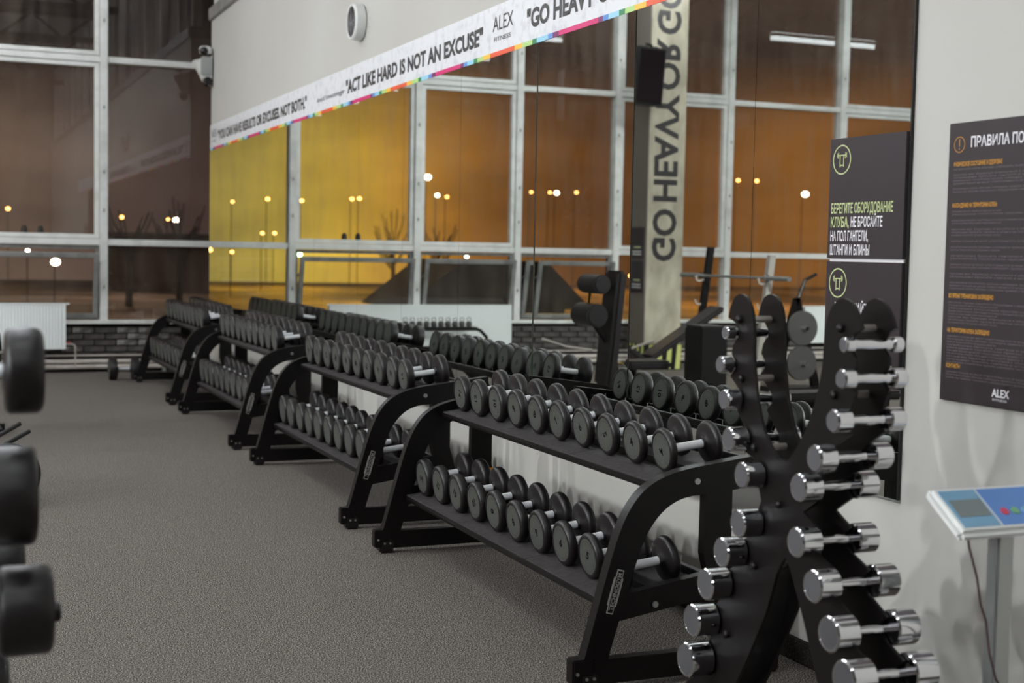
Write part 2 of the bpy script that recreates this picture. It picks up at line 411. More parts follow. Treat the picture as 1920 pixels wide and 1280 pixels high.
for xx, nm in ((.95, 'left'), (1.13, 'right')):
    tag(G().lathe([(0, .032), (.09, .036), (.12, .03), (.14, .012), (.142, 0)], (xx, 17.078, 1.5655), 'Z', 16).build('jar', m_dark_edge, None, smooth=True), '%s of two small dark jars on the outer ledge of the left window' % nm, 'jar')
# ------------------------------------------------------------------ exterior
struct(G().box(-70, 40, 17.6, 76, -.5, -.4).build('ground', m_ground))
def building(name, x0, x1, y0, y1, h, label, lit):
    t = thing(name, label, 'building', ((x0 + x1) / 2, y0, -.4))
    G().box(x0, x1, y0, y1, -.4, h).build('wall', m_bld, t)
    G().box(x0 - .3, x1 + .3, y0 - .3, y1 + .3, h, h + .3).build('roof', m_roof, t)
    n = max(2, int((x1 - x0) / 2.4))
    for k in range(n):
        xx = x0 + (k + .5) * (x1 - x0) / n
        for zz in (1.2, 3.6, 6.0):
            if zz + 1.2 > h: continue
            w_ = G().box(xx - .5, xx + .5, y0 - .12, y0 + .02, zz, zz + 1.1)
            w_.build('window', m_lit if (k * 7 + int(zz)) % lit == 0 else m_glassdark, t)
building('far_building', 6.8, 12.5, 58, 62, 1.7, 'low dark building across the yard seen through the corner window', 3)
# gabled kiosk whose roof shows behind the open sashes
t = thing('kiosk', 'small gabled kiosk outside behind the tilted window sashes', 'kiosk', (-3.2, 24, -.4))
G().box(-4.4, -1.9, 23.0, 25.0, -.4, .55).build('wall', m_bld, t)
G().prism([(-4.8, .5), (-1.5, .5), (-2.6, 1.35), (-3.9, 1.35)], 'XZ', 22.7, 25.3).build('roof', m_roof, t)
def tree(x, y, h, label, grp):
    t = thing('bare_tree', label, 'tree', (x, y, -.4), grp)
    G().cyl((x, y, -.4), (x, y, h * .55), .12, 8, .05).build('trunk', m_bark, t)
    g = G()
    for k in range(26):
        a = random.uniform(0, 6.28); zz = h * random.uniform(.2, .55); l = h * random.uniform(.2, .4)
        p = Vector((x, y, zz)); q1 = p + Vector((math.cos(a) * l * .5, math.sin(a) * l * .5, l * .6))
        g.tube([p, q1, q1 + Vector((math.cos(a) * .2, math.sin(a) * .2, l * .5))], .02, 4)
    g.build('branches', m_bark, t, kind='stuff')
ORDT = ['nearest and rightmost group, first', 'second', 'third and rightmost', 'fourth, mirrored', 'leftmost and fifth, mirrored']
for x, y, h in ((5.5, 44, 2.9), (7.5, 47, 3.4), (9.2, 50, 2.6), (-10, 50, 3.2), (-12.5, 52, 2.8)):
    tree(x, y, h, 'bare winter tree outside the glazing, %s of five' % ORDT.pop(0), 'bare trees outside the windows')
# street lamps: (direct direction x/y slope, z, kind)
def street_lamp(x, y, z, m, r, label, grp=None):
    t = thing('street_lamp', label, 'street lamp', (x, y, -.4), grp)
    G().cyl((x, y + .3, -.4), (x, y + .3, z + .1), .02, 6).cyl((x, y + .3, z + .1), (x, y, z + .12), .02, 6).build('post', m_roof, t)
    G().sphere((x, y, z), r, 2, (1, 1, .8)).build('lamp', m, t, smooth=True)

# unseen downward lights added to brighten the ground outside
for x_, y_, c_, p_ in [(x_, y_, (255, 200, 70) if x_ > -22 else (255, 170, 60), 1500) for y_ in (30, 46, 64) for x_ in (-6 - y_ * .05, -16 - y_ * .15, -28 - y_ * .25)] + [(3, 34, (255, 225, 205), 220), (6, 52, (255, 215, 190), 260)]:
    ld = bpy.data.lights.new('ground_fill_light', 'AREA'); ld.energy = p_; ld.color = lin(c_); ld.size = .6; ld.spread = math.radians(150)
    lo_ = bpy.data.objects.new('ground_fill_light', ld); C.objects.link(lo_); lo_.location = (x_, y_, 6.5)
LAMPS = []
def aim(px, py, dist, mirrored):
    d = (r2 * (px - 960) + u2 * (640 - py) + F * 2600); d /= d.y
    p = Vector((0, 0, 1.5)) + d * dist
    if mirrored: p.x = 2 * MX - p.x
    return p
SEEN = [0, 0]
WORDS = 'one two three four five six seven eight nine ten eleven twelve thirteen fourteen fifteen sixteen seventeen eighteen nineteen twenty twenty-one twenty-two'.split()
for px, py, dist, mir, m, r in sorted((
    (228, 407, 70, 0, m_lampo, .16), (330, 412, 74, 0, m_lampw, .24), (315, 411, 76, 0, m_lampo, .12), (15, 391, 72, 0, m_lampo, .16),
    (104, 491, 40, 0, m_lampw, .20), (268, 482, 60, 0, m_lampw, .13), (52, 470, 46, 0, m_lampw, .10),
    (436, 378, 72, 1, m_lampo, .13), (502, 373, 70, 1, m_lampo, .16), (566, 376, 72, 1, m_lampo, .16), (660, 373, 68, 1, m_lampo, .16), (674, 372, 74, 1, m_lampo, .18),
    (492, 437, 60, 1, m_lampo, .13), (515, 437, 66, 1, m_lampo, .14), (393, 468, 55, 1, m_lampo, .17), (435, 472, 52, 1, m_lampo, .11),
    (562, 477, 48, 1, m_lampg, .15), (802, 332, 66, 1, m_lampw, .28), (820, 366, 70, 1, m_lampw, .20), (838, 369, 74, 1, m_lampo, .16),
    (996, 360, 74, 1, m_lampo, .14), (1009, 361, 70, 1, m_lampw, .22), (1046, 360, 70, 1, m_lampo, .15),
    (1150, 516, 46, 1, m_lampo, .14), (1384, 338, 70, 1, m_lampo, .18), (1419, 339, 70, 1, m_lampo, .18), (1510, 364, 64, 1, m_lampw, .30),
    (875, 481, 44, 1, m_lampw, .10)), key=lambda q_: q_[0]):
    p = aim(px, py, dist, mir)
    r *= .62
    kind_ = 'bright white' if m is m_lampw else 'greenish' if m is m_lampg else 'small amber'
    n_ = SEEN[mir]; SEEN[mir] += 1
    street_lamp(p.x, p.y, p.z, m, r, '%s street lamp outside, number %s %s' % (kind_, WORDS[n_], 'from the left among those reflected in the mirror' if mir else 'from the left in the left window'))

# ------------------------------------------------------------------ ceiling pendants
def pendant(x0, x1, y, z, label):
    t = thing('linear_lamp', label, 'lamp', ((x0 + x1) / 2, y, z), 'linear ceiling lamps')
    G().box(x0, x1, y - .06, y + .06, z + .02, z + .07).build('housing', m_plas, t)
    G().cyl((x0 + .01, y, z - .015), (x1 - .01, y, z - .015), .032, 20).build('diffuser', m_tube, t)
    G().box(x0 + .01, x1 - .01, y - .05, y + .05, z + .07, z + .08).build('added_uplight', m_tube, t)  # glowing top added to throw soft light on the ceiling
    for xx in (x0 + .3, x1 - .3): G().cyl((xx, y, z + .07), (xx, y, 6.2), .004, 6).build('wire', m_alu, t)
ORD = ['first', 'second', 'third', 'fourth', 'fifth', 'sixth', 'seventh', 'eighth', 'ninth', 'tenth']
for k, y in enumerate((15.5, 13.0, 10.4, 7.8, 5.0, 2.0, -1.5)):
    for x0, w_ in ((-3.4, 'farther from'), (-.9, 'nearer to')):
        pendant(x0, x0 + 1.7, y, 5.0, 'linear ceiling lamp in the %s row from the windows, %s the mirror wall' % (ORD[k], w_))
pendant(-8.4, -6.4, 15, 5.0, 'linear ceiling lamp whose reflection streaks the upper mirrored window')

for k, (x, y, z) in enumerate(SPOTS):
    t = thing('unseen_wash_lamp', 'unseen black wash lamp on the far left of the hall, %s from the camera end' % ORD[k], 'lamp', (x - .02, y, z), 'unseen wash lamps')
    G().box(x - .35, x - .02, y - .28, y + .28, z - .12, z + .17).build('lamp_body', m_steel, t, bevel=.01)
    G().cyl((x - .2, y, z + .15), (x - .2, y, 6.2), .015, 8).build('drop_rod', m_steel, t)
# ------------------------------------------------------------------ mirror
seams = [3.735, 4.676, 5.696, 6.822, 7.976, 9.09, 10.178, 11.49, 12.39, 13.5, 14.6, 15.6, 16.35]
mz0, mz1 = .70, 2.61
t = thing('wall_mirror', 'long frameless wall mirror of tall panels above the white dado', 'mirror', (MX, 10, mz0))
for i, (a, b_) in enumerate(zip(seams, seams[1:])):
    o = G().box(MX, WX - .001, a + .0015, b_ - .0015, mz0, mz1).build('mirror_panel', m_mir, t)
    if i == 2:                      # this panel is slightly out of line with its neighbours
        cx = (a + b_) / 2
        o.data.transform(Matrix.Translation(Vector((0, cx - 10, 0))) @ Matrix.Rotation(math.radians(-.42), 4, 'Z') @ Matrix.Translation(Vector((0, -(cx - 10), 0))))
G().box(MX - .001, WX - .001, 3.730, 3.7345, mz0, mz1).build('edge_strip', m_dark_edge, t)
G().box(MX - .004, WX - .001, 3.730, 16.35, mz0 - .008, mz0 - .0005).build('bottom_channel', m_alu, t)

# ------------------------------------------------------------------ banner
BY0, BY1, BZ0, BZ1, BX = 1.5, 16.35, 2.612, 2.90, 2.957
t = thing('wall_banner', 'long white motivational banner with rainbow edge running above the mirror', 'banner', (BX, 8, BZ0))
G().box(BX, WX - .0005, BY0, BY1, BZ0 + .026, BZ1).build('banner_sheet', m_ban, t)
G().box(BX - .0008, WX - .0005, BY0, BY1, BZ0, BZ0 + .026).build('rainbow_strip', m_strip, t)
def wall_text(txt, y_left, width, z, size, m, parent, x=BX - .0015, bold=0.04):
    """reads left to right for someone facing the right-hand wall: +y is left"""
    me = text_mesh(txt, size, width, bold=bold, m=m, mtx=basis((0, -1, 0), (0, 0, 1), (x, y_left, z)))
    return text_obj('lettering', me, parent)
wall_text('"YOU CAN HAVE RESULTS OR EXCUSES. NOT BOTH."', 15.85, 4.05, 2.708, .135, m_ink, t)
wall_text('Arnold Schwarzenegger', 11.45, .85, 2.715, .055, m_ink, t, bold=0)
wall_text('"ACT LIKE HARD IS NOT AN EXCUSE"', 10.56, 2.93, 2.706, .135, m_ink, t)
wall_text('"GO HEAVY OR GO HOME"', 6.98, 1.93, 2.706, .135, m_ink, t)
for yl in (7.475, 16.25, 11.0 - 20):
    if yl < 0: continue
    wall_text('ALEX', yl, .30, 2.755, .118, m_ink, t, bold=.0)
    wall_text('FITNESS', yl - .02, .25, 2.695, .036, m_ink, t, bold=.0)

# ------------------------------------------------------------------ wall clock, security camera
t = thing('wall_clock', 'round white-rimmed wall clock with dark face above the banner', 'clock', (WX, 10.17, 3.06))
G().lathe([(0, .125), (-.01, .135), (-.075, .135), (-.088, .125), (-.088, .115), (-.078, .112)], (WX, 10.17, 3.197), 'X', 48).build('rim', m_plas, t, smooth=True)
G().lathe([(0, .112), (-.003, .112)], (WX - .079, 10.17, 3.197), 'X', 48).build('dial', m_glassdark, t)
G().box(WX - .085, WX - .082, 10.166, 10.174, 3.19, 3.28).box(WX - .085, WX - .082, 10.10, 10.17, 3.192, 3.20).build('hands', m_gprint, t)
t = thing('security_camera', 'white bracketed security camera with dark dome at the wall end', 'camera', (2.9, 16.3, 3.30))
G().prism([(2.74, 3.62), (2.95, 3.68), (2.95, 3.42), (2.86, 3.40)], 'XZ', 16.2, 16.34).build('bracket', m_white, t, bevel=.01)
G().lathe([(-.04, .03), (-.03, .07), (.03, .075), (.05, .05), (.055, 0)], (2.88, 16.24, 3.74), 'Z', 20).build('top_dome', m_plas, t, smooth=True)
G().sphere((2.85, 16.18, 3.73), .05, 2).build('dark_lens', m_glassdark, t, smooth=True)
G().box(2.82, 2.95, 16.17, 16.3, 3.45, 3.67).build('housing', m_alu, t, bevel=.015)
G().lathe([(-.07, .02), (-.05, .05), (.02, .055), (.04, .03)], (2.9, 16.22, 3.40), 'Z', 20).build('lower_lens', m_glassdark, t, smooth=True)

# ------------------------------------------------------------------ signs
def gym_icon(cy, cz, r, x, m, parent):
    """ring with a little figure raising a barbell"""
    g = G(); n = 48
    bm = g.bm
    vo = [bm.verts.new((x, cy + r * math.cos(2 * math.pi * k / n), cz + r * math.sin(2 * math.pi * k / n))) for k in range(n)]
    vi = [bm.verts.new((x, cy + r * .91 * math.cos(2 * math.pi * k / n), cz + r * .91 * math.sin(2 * math.pi * k / n))) for k in range(n)]
    for k in range(n): bm.faces.new((vo[k], vo[(k + 1) % n], vi[(k + 1) % n], vi[k]))
    def b(y0, y1, z0, z1): g.box(x - .0003, x + .0003, cy + y0 * r, cy + y1 * r, cz + z0 * r, cz + z1 * r)
    b(-.5, .5, .26, .33); b(-.24, -.16, -.5, .27); b(.16, .24, -.5, .27); b(-.2, .2, -.42, -.33)
    for s_ in (-1, 1):
        b(*(sorted((s_ * .36, s_ * .42))), .08, .5); b(*(sorted((s_ * .47, s_ * .53))), .14, .45)
    return g.build('ring_icon', m, parent)
SX = MX - .012
for (z1, z0, lab, lines) in (
    (1.922, 1.502, 'dark square sign with four text lines at the mirror end, upper one',
     [('БЕРЕГИТЕ ОБОРУДОВАНИЕ', m_green, .345), ('КЛУБА,', m_green, .105), ('НА ПОЛ ГАНТЕЛИ,', m_wprint, .215), ('ШТАНГИ И БЛИНЫ', m_wprint, .225)]),
    (1.490, 1.068, 'dark square sign below the thin pale gap, behind the chrome rack',
     [('ВОЗВРАЩАЙТЕ', m_wprint, .2), ('СНАРЯДЫ', m_green, .17), ('НА СВОИ МЕСТА', m_green, .33)])):
    t = thing('mirror_sign', lab, 'sign', (SX, 3.945, z0))
    G().box(SX, MX - .0005, 3.738, 4.156, z0, z1).build('sign_board', m_sign, t)
    gym_icon(4.085, z1 - .075, .052, SX - .0012, m_green, t)
    zz = z1 - .262 if z1 > 1.7 else z1 - .178
    for k, (s_, mm_, w_) in enumerate(lines):
        wall_text(s_, 4.138 if z1 > 1.7 else 4.10, w_, zz - k * .0485 - (.0 if z1 > 1.7 else (0, .018, .072)[k]), .048, mm_, t, x=SX - .001, bold=.018)
        if s_ == 'КЛУБА,': wall_text('НЕ БРОСАЙТЕ', 4.022, .175, zz - k * .0485, .048, m_wprint, t, x=SX - .001, bold=.018)
G().box(MX - .003, MX - .0005, 3.742, 4.15, 1.4905, 1.5015).build('gap_strip', m_wprint, None)
o = bpy.data.objects['gap_strip']; tag(o, 'thin pale strip between the two dark mirror signs', 'strip')

t = thing('rules_board', 'large dark board of visiting rules with ochre headings on the wall', 'sign', (WX - .012, 3.24, 1.06))
RX = WX - .013
G().box(RX, WX - .0005, 2.94, 3.54, 1.06, 1.93).build('sign_board', m_sign, t)
wall_text('ПРАВИЛА ПОСЕЩЕНИЯ', 3.44, .40, 1.852, .044, m_wprint, t, x=RX - .001, bold=.02)
g = G(); n = 40
for k in range(n):
    a0, a1 = 2 * math.pi * k / n, 2 * math.pi * (k + 1) / n
    vs = [g.bm.verts.new((RX - .001, 3.492 + r_ * math.cos(a), 1.862 + r_ * math.sin(a))) for r_, a in ((.025, a0), (.025, a1), (.0225, a1), (.0225, a0))]
    g.bm.faces.new(vs)
g.box(RX - .0013, RX - .0007, 3.4905, 3.4935, 1.856, 1.879).box(RX - .0013, RX - .0007, 3.4905, 3.4935, 1.847, 1.851)
g.build('warning_ring', m_yprint, t)
heads = [(1.795, 'ФИЗИЧЕСКОЕ СОСТОЯНИЕ И ЗДОРОВЬЕ', .215), (1.667, 'НАХОЖДЕНИЕ НА ТЕРРИТОРИИ КЛУБА', .20), (1.385, 'ВО ВРЕМЯ ТРЕНИРОВКИ ЗАПРЕЩЕНО', .20), (1.277, 'НА ТЕРРИТОРИИ КЛУБА ЗАПРЕЩЕНО', .19), (1.165, 'КОНТАКТЫ', .065)]
for z, s_, w_ in heads: wall_text(s_, 3.515, w_, z, .018, m_yprint, t, x=RX - .001, bold=.03)
rows = [1.783, 1.766, 1.757, 1.748, 1.739, 1.722, 1.713, 1.652, 1.643, 1.624, 1.615, 1.596, 1.587, 1.578, 1.560, 1.541, 1.532, 1.514, 1.505, 1.487, 1.478, 1.458, 1.449, 1.430, 1.421, 1.412,
        1.368, 1.359, 1.350, 1.341, 1.332, 1.323, 1.314, 1.305, 1.262, 1.253, 1.244, 1.235, 1.226, 1.217, 1.208, 1.199, 1.190, 1.181, 1.150, 1.141, 1.132]
filler = ['посетители клуба обязаны соблюдать правила и технику безопасности в зале', 'просим вас бережно относиться к оборудованию и инвентарю', 'запрещено бросать гантели и штанги на пол клуба',
          'уважаемые посетители просим соблюдать чистоту', 'администрация не несет ответственности за вещи оставленные без присмотра']
for k, z in enumerate(rows):
    w_ = (.54, .50, .22, .54, .36)[(k * 3 + k // 4) % 5]
    wall_text(filler[k % 5], 3.515, w_, z, .0085, m_gprint, t, x=RX - .001, bold=0)
wall_text('ALEX', 3.275 + .03, .075, 1.093, .033, m_wprint, t, x=RX - .001, bold=.03)
wall_text('FITNESS', 3.30, .06, 1.080, .010, m_wprint, t, x=RX - .001, bold=.0)

# ------------------------------------------------------------------ weighing machine (display head, column, cable)
t = thing('weighing_machine', 'white weighing machine with tilted blue keypad head by the wall', 'scale', (2.53, 2.78, 0))
T = basis((1, 0, -.0), (0, .83, .55), (2.50, 2.775, .873))
def T_(p): return T
G().box(-.155, .17, -.085, .085, -.035, .0, T).build('display_head', m_plas, t, bevel=.012)
h_ = [o for o in t.children if o.name.startswith('display_head')][0]
G().box(-.135, -.02, -.065, .065, 0, .0015, T).build('pale_film', m_lblue, h_)
G().box(-.125, -.025, -.03, .03, .0012, .0025, T).build('lcd', m_lcd, h_)
G().box(-.012, .155, -.065, .065, 0, .0015, T).build('keypad', m_blue, h_)
for k, mm_ in enumerate((m_pink, m_kgreen, m_lblue, m_wprint)):
    G().lathe([(0, .0), (0, .011), (.003, .010), (.003, 0)], (0, 0, 0), 'Z', 16).bm.free() if False else None
    g = G(); g.cyl(T @ Vector((.022 + k * .034, -.02, .001)), T @ Vector((.022 + k * .034, -.02, .004)), .012, 16); g.build('key', mm_, h_)
G().box(2.505, 2.56, 2.755, 2.80, .03, .84).build('column', m_alu, t, bevel=.006)
G().box(2.45, 2.80, 2.42, 2.81, 0.0, .06).build('platform', m_alu, t, bevel=.01)
G().tube([(2.40, 2.76, .86), (2.402, 2.757, .83), (2.41, 2.755, .78), (2.435, 2.75, .70), (2.45, 2.75, .63), (2.47, 2.75, .585), (2.485, 2.75, .50), (2.51, 2.75, .43), (2.56, 2.77, .38), (2.575, 2.78, .2), (2.58, 2.80, .05)], .003, 6).build('cable', m_cable, t, smooth=True)

# ------------------------------------------------------------------ rubber dumbbells
FRONT = ['4', '4', '5', '6', '7', '8', '9', '10', '12', '14']
num_cache = {}
def num_mesh(s, sgn):
    k = (s, sgn)
    if k not in num_cache:
        num_cache[k] = text_mesh(s, .044, align='CENTER', bold=.03, m=m_num, mtx=basis((0, -sgn * -1, 0), (0, 0, 1), (0, 0, 0)) @ Matrix.Translation((0, -.012, 0)))
    return num_cache[k]
db_cache = {}
def dumbbell_meshes(r, th, hg=.065):
    """meshes for a round-head dumbbell lying along x, origin at its centre"""
    key = (round(r, 4), round(th, 4))
    if key in db_cache: return db_cache[key]
    out = {}
    def mesh(g, m, smooth=True):
        bm = g.bm; bmesh.ops.recalc_face_normals(bm, faces=bm.faces); me = bpy.data.meshes.new('dumbbell'); bm.to_mesh(me); bm.free()
        if smooth:
            for p in me.polygons: p.use_smooth = True
            me.set_sharp_from_angle(angle=math.radians(40))
        me.materials.append(m); return me
    out['handle'] = mesh(G().cyl((-hg - .01, 0, 0), (hg + .01, 0, 0), .016, 20), m_bar)
    b = .013
    for s_, nm in ((-1, 'a'), (1, 'b')):
        prof = [(hg - .004, .0), (hg - .004, .022), (hg + .004, .025), (hg + .008, .034), (hg + .012, r * .62), (hg + .014, r - b), (hg + .017, r - b * .4), (hg + .024, r - .001), (hg + .03, r),
                (hg + th - .016, r), (hg + th - .008, r - .002), (hg + th - .002, r - .007), (hg + th, r - .013), (hg + th, r * .80), (hg + th - .002, r * .79), (hg + th - .002, 0)]
        out['head' + nm] = mesh(G().lathe([(s_ * a, q_) for a, q_ in prof], (0, 0, 0), 'X', 36), m_rub)
        x = s_ * (hg + th - .0015)
        out['face' + nm] = mesh(G().lathe([(x, 0), (x, r * .775), (x - s_ * .001, r * .78)], (0, 0, 0), 'X', 36), m_ring, False)
        g = G()
        for a0 in (20, 200):     # embossed lettering band, too small to read
            for k in range(14):
                a = math.radians(a0 + k * 9); c_, sn = math.cos(a), math.sin(a)
                vs = [g.bm.verts.new((x + s_ * .0006, rr_ * math.cos(a + da), rr_ * math.sin(a + da))) for rr_, da in ((r * .62, 0), (r * .62, .07), (r * .68, .07), (r * .68, 0))]
                g.bm.faces.new(vs)
        out['band' + nm] = mesh(g, m_shade_ring, False)
    db_cache[key] = out; return out
ORD = ['first', 'second', 'third', 'fourth', 'fifth', 'sixth', 'seventh', 'eighth', 'ninth', 'tenth']
def dumbbell(x, y, z, r, th, tilt, label, group, roll, num=None, detail=True):
    t = thing('round_dumbbell', label, 'dumbbell', (x, y, z), group)
    t.rotation_euler = (0, -tilt, 0)
    ms = dumbbell_meshes(r, th)
    h = add('handle', ms['handle'], t)
    for nm, s_ in (('a', -1), ('b', 1)):
        hd = add('head', ms['head' + nm], t)
        f = add('face_disc', ms['face' + nm], hd)
        if detail: add('raised_band', ms['band' + nm], hd)
        if num:
            q_ = add('number', num_mesh(num, s_), hd); q_.location = (s_ * (.065 + th + -.0008), 0, 0); q_.rotation_euler = (roll * s_, 0, 0)
    return t

# ------------------------------------------------------------------ wall racks
SL = .12
RACKS = [(4.20, 'nearest wall rack'), (7.13, 'second wall rack'), (10.20, 'third wall rack'), (13.25, 'farthest wall rack')]
def top_mat(x): return .699 + SL * (x - 2.337)
def bot_mat(x): return .287 + SL * (x - 2.153)
OUT = [(2.035, .105), (2.062, .20), (2.100, .34), (2.137, .47), (2.168, .56), (2.205, .632), (2.255, .690), (2.325, .730), (2.42, .756), (2.55, .774), (2.67, .790), (2.83, .810)]
INN = [(2.83, .715), (2.67, .682), (2.51, .664), (2.44, .660), (2.375, .641), (2.32, .602), (2.272, .54), (2.238, .46), (2.212, .38), (2.172, .25), (2.128, .105)]
def smooth(pts, n=4):
    out = []
    for i in range(len(pts) - 1):
        p0, p1, p2, p3 = pts[max(i - 1, 0)], pts[i], pts[i + 1], pts[min(i + 2, len(pts) - 1)]
        for k in range(n):
            t = k / n
            out.append(tuple(.5 * (2 * b_ + (c_ - a_) * t + (2 * a_ - 5 * b_ + 4 * c_ - d_) * t * t + (3 * b_ - 3 * c_ + d_ - a_) * t ** 3) for a_, b_, c_, d_ in zip(p0, p1, p2, p3)))
    return out + [pts[-1]]
OUT = smooth(OUT); INN = smooth(INN)
def make_rack(y0, label):
    t = thing('dumbbell_rack', label, 'rack', (2.42, y0, 0), 'two-tier dumbbell racks')
    for ya in (0, 2.31):
        a, b_ = y0 + ya, y0 + ya + .05
        G().prism(OUT + INN, 'XZ', a, b_).build('arched_frame', m_steel, t, bevel=.004)
        G().prism([(2.502, .67), (2.61, .675), (2.612, .42), (2.70, .105), (2.60, .105), (2.515, .39), (2.50, .45)], 'XZ', a + .004, b_ - .004).build('rear_leg', m_steel, t, bevel=.003)
        G().prism([(2.16, .235), (2.165, .325), (2.60, .392), (2.60, .305)], 'XZ', a + .006, b_ - .006).build('cross_bar', m_steel, t, bevel=.003)
        G().box(2.07, 2.80, a, b_, .022, .108).build('base_bar', m_steel, t, bevel=.003)
        G().box(1.995, 2.075, a - .004, b_ + .004, .028, .116).build('end_cap', m_steel, t, bevel=.005)
        G().cyl((2.012, a - .004, .068), (2.012, a - .009, .068), .006, 10).build('bolt', m_bolt, t)
        for xa, xb in ((2.022, 2.092), (2.75, 2.82)):
            f = G().box(xa, xb, a - .012, b_ + .012, 0, .068).build('rubber_foot', m_rub, t, bevel=.010)
            for bx in (xa + .022, xa + .050):
                G().cyl((bx, a - .012, .050), (bx, a - .016, .050), .0055, 10).build('bolt', m_bolt, f)
        for bx, bz in ((2.462, .712), (2.307, .287)):
            G().cyl((bx, a - .006, bz), (bx, a, bz), .011, 14).build('bolt', m_bolt, t)
    # trays: front mats in three lengths, steel plate below, centre ridge, rear strip with pegs
    for f_, x0, nm in ((top_mat, 2.337, 'upper'), (bot_mat, 2.153, 'lower')):
        x1 = x0 + .44
        z0, z1 = f_(x0), f_(x1)
        G().prism([(x0, z0 - .018), (x0, z0 - .006), (x1, z1 - .006), (x1, z1 - .018)], 'XZ', y0 + .05, y0 + 2.31).prism([(x0, z0 - .018), (x0 + .004, z0 - .03), (x0 + .03, z0 - .028), (x0 + .03, z0 - .014)], 'XZ', y0 + .05, y0 + 2.31).build('shelf_plate', m_steel, t, bevel=.002)
        for k in range(3):
            ya, yb = y0 + .055 + k * .752, y0 + .055 + (k + 1) * .752 - .004
            G().prism([(x0 + .006, z0 - .006), (x0 + .006, z0), (x0 + .13, f_(x0 + .13)), (x0 + .13, f_(x0 + .13) - .006)], 'XZ', ya, yb).build('shelf_mat', m_mat, t)
            G().prism([(x0 + .25, f_(x0 + .25) - .006), (x0 + .25, f_(x0 + .25)), (x0 + .38, f_(x0 + .38)), (x0 + .38, f_(x0 + .38) - .006)], 'XZ', ya, yb).build('shelf_mat', m_mat, t)
        xm = x0 + .17
        G().prism([(xm, f_(xm) - .006), (xm, f_(xm) + .020), (xm + .05, f_(xm + .05) + .020), (xm + .05, f_(xm + .05) - .006)], 'XZ', y0 + .05, y0 + 2.31).build('centre_ridge', m_steel, t, bevel=.003)
        xr = x0 + .40
        G().box(xr, xr + .03, y0 + .05, y0 + 2.31, f_(xr) - .02, f_(xr) + .02).build('rear_rail', m_steel, t, bevel=.003)
        for k in range(11):
            yy = y0 + .06 + k * .2295 - (.0 if k else -.01)
            G().tube([(xr - .03, yy, f_(xr) + .012), (xr + .02, yy, f_(xr) + .014), (xr + .02, yy, f_(xr) + .045)], .003, 6).build('divider_peg', m_bolt, t)
    # maker's plate on the front leg of the near frame
    d = Vector((2.137 - 2.062, 0, .47 - .20)).normalized(); up = Vector((-d.z, 0, d.x))
    T = basis(d, up, (2.150, y0 - .0012, .343))
    g = G()
    g.box(-.078, .078, -.013, .013, -.0004, .0004, T); g.box(-.05, .05, -.018, .018, -.0004, .0004, T)
    pl_ = g.build('name_plate', m_label, t)
    T2 = T.copy(); T2.translation = T2.translation + Vector((0, -.0012, 0))
    G().box(-.074, .074, -.0095, .0095, -.0003, .0003, T2).build('plate_field', m_steel, pl_)
    T3 = T.copy(); T3.translation = T3.translation + Vector((0, -.002, 0))
    me = text_mesh('TECHNOGYM', .021, .132, align='CENTER', bold=.02, m=m_label, mtx=T3 @ Matrix.Translation((0, -.0075, 0)))
    text_obj('plate_lettering', me, pl_)
    # warning label on the rear leg of the far frame
    T = basis((1, 0, .0), (0, 0, 1), (2.585, y0 + 2.309, .36))
    w_ = G().box(-.035, .035, -.05, .03, 0, .0006, T).build('warning_label', m_label, t); w_['label'] = 'grey label with an orange heading stripe'
    G().box(-.035, .035, .031, .045, 0, .0008, T).build('label_stripe', m_orange, w_)
    return t
rack = make_rack(4.20, 'two-tier black dumbbell rack nearest the camera, beside the chrome rack')
rl = ['', 'two-tier black dumbbell rack, second along the mirror wall', 'two-tier black dumbbell rack, third along the mirror wall', 'two-tier black dumbbell rack at the far end by the window']
for (y0, nm), lab in list(zip(RACKS, rl))[1:]:
    dup(rack, (2.42, y0, 0), lab)

def row(rack_i, top, n, ya, yb, ra, rb, ta, tb, xa, xb, nums=None, jit=.006):
    y0, nm = RACKS[rack_i]; f_ = top_mat if top else bot_mat
    for k in range(n):
        u = k / (n - 1); r = ra + (rb - ra) * u; th = ta + (tb - ta) * u
        r = round(r / .002) * .002; th = round(th / .004) * .004
        x = xa + (xb - xa) * u; y = ya + (yb - ya) * u + random.uniform(-jit, jit)
        z = f_(x) + r / math.cos(math.atan(SL)) + .0005
        lab = '%s dumbbell from the camera end on the %s shelf of the %s' % (ORD[k], 'top' if top else 'bottom', nm)
        dumbbell(x, y, z, r, th, math.atan(SL), lab, 'black rubber dumbbells on the wall racks', random.uniform(-3, 3), nums[k] if nums else None, rack_i < 2)
row(0, True, 10, 4.40, 6.41, .082, .090, .045, .060, 2.535, 2.515, FRONT)
row(0, False, 10, 4.35, 6.40, .086, .092, .048, .062, 2.335, 2.325, ['4', '5', '6', '6', '8', '8', '10', '10', '12', '14'])
row(1, True, 10, 7.33, 9.32, .094, .100, .060, .072, 2.520, 2.500, ['14', '16', '16', '18', '18', '20', '20', '22', '22', '24'], .009)
row(1, False, 10, 7.29, 9.32, .094, .100, .060, .072, 2.330, 2.320)
row(2, True, 10, 10.39, 12.38, .102, .106, .076, .084, 2.505, 2.50, None, .002)
row(2, False, 10, 10.36, 12.38, .102, .106, .076, .084, 2.325, 2.32, None, .002)
row(3, True, 10, 13.43, 15.43, .104, .108, .088, .10, 2.50, 2.50, None, .002)
row(3, False, 8, 13.75, 15.40, .108, .110, .088, .10, 2.325, 2.325, None, .003)
dumbbell(1.93, 15.86, .124, .124, .10, 0, 'large rubber dumbbell lying alone on the floor by the farthest rack foot', 'black rubber dumbbells on the wall racks', 0, None, False)

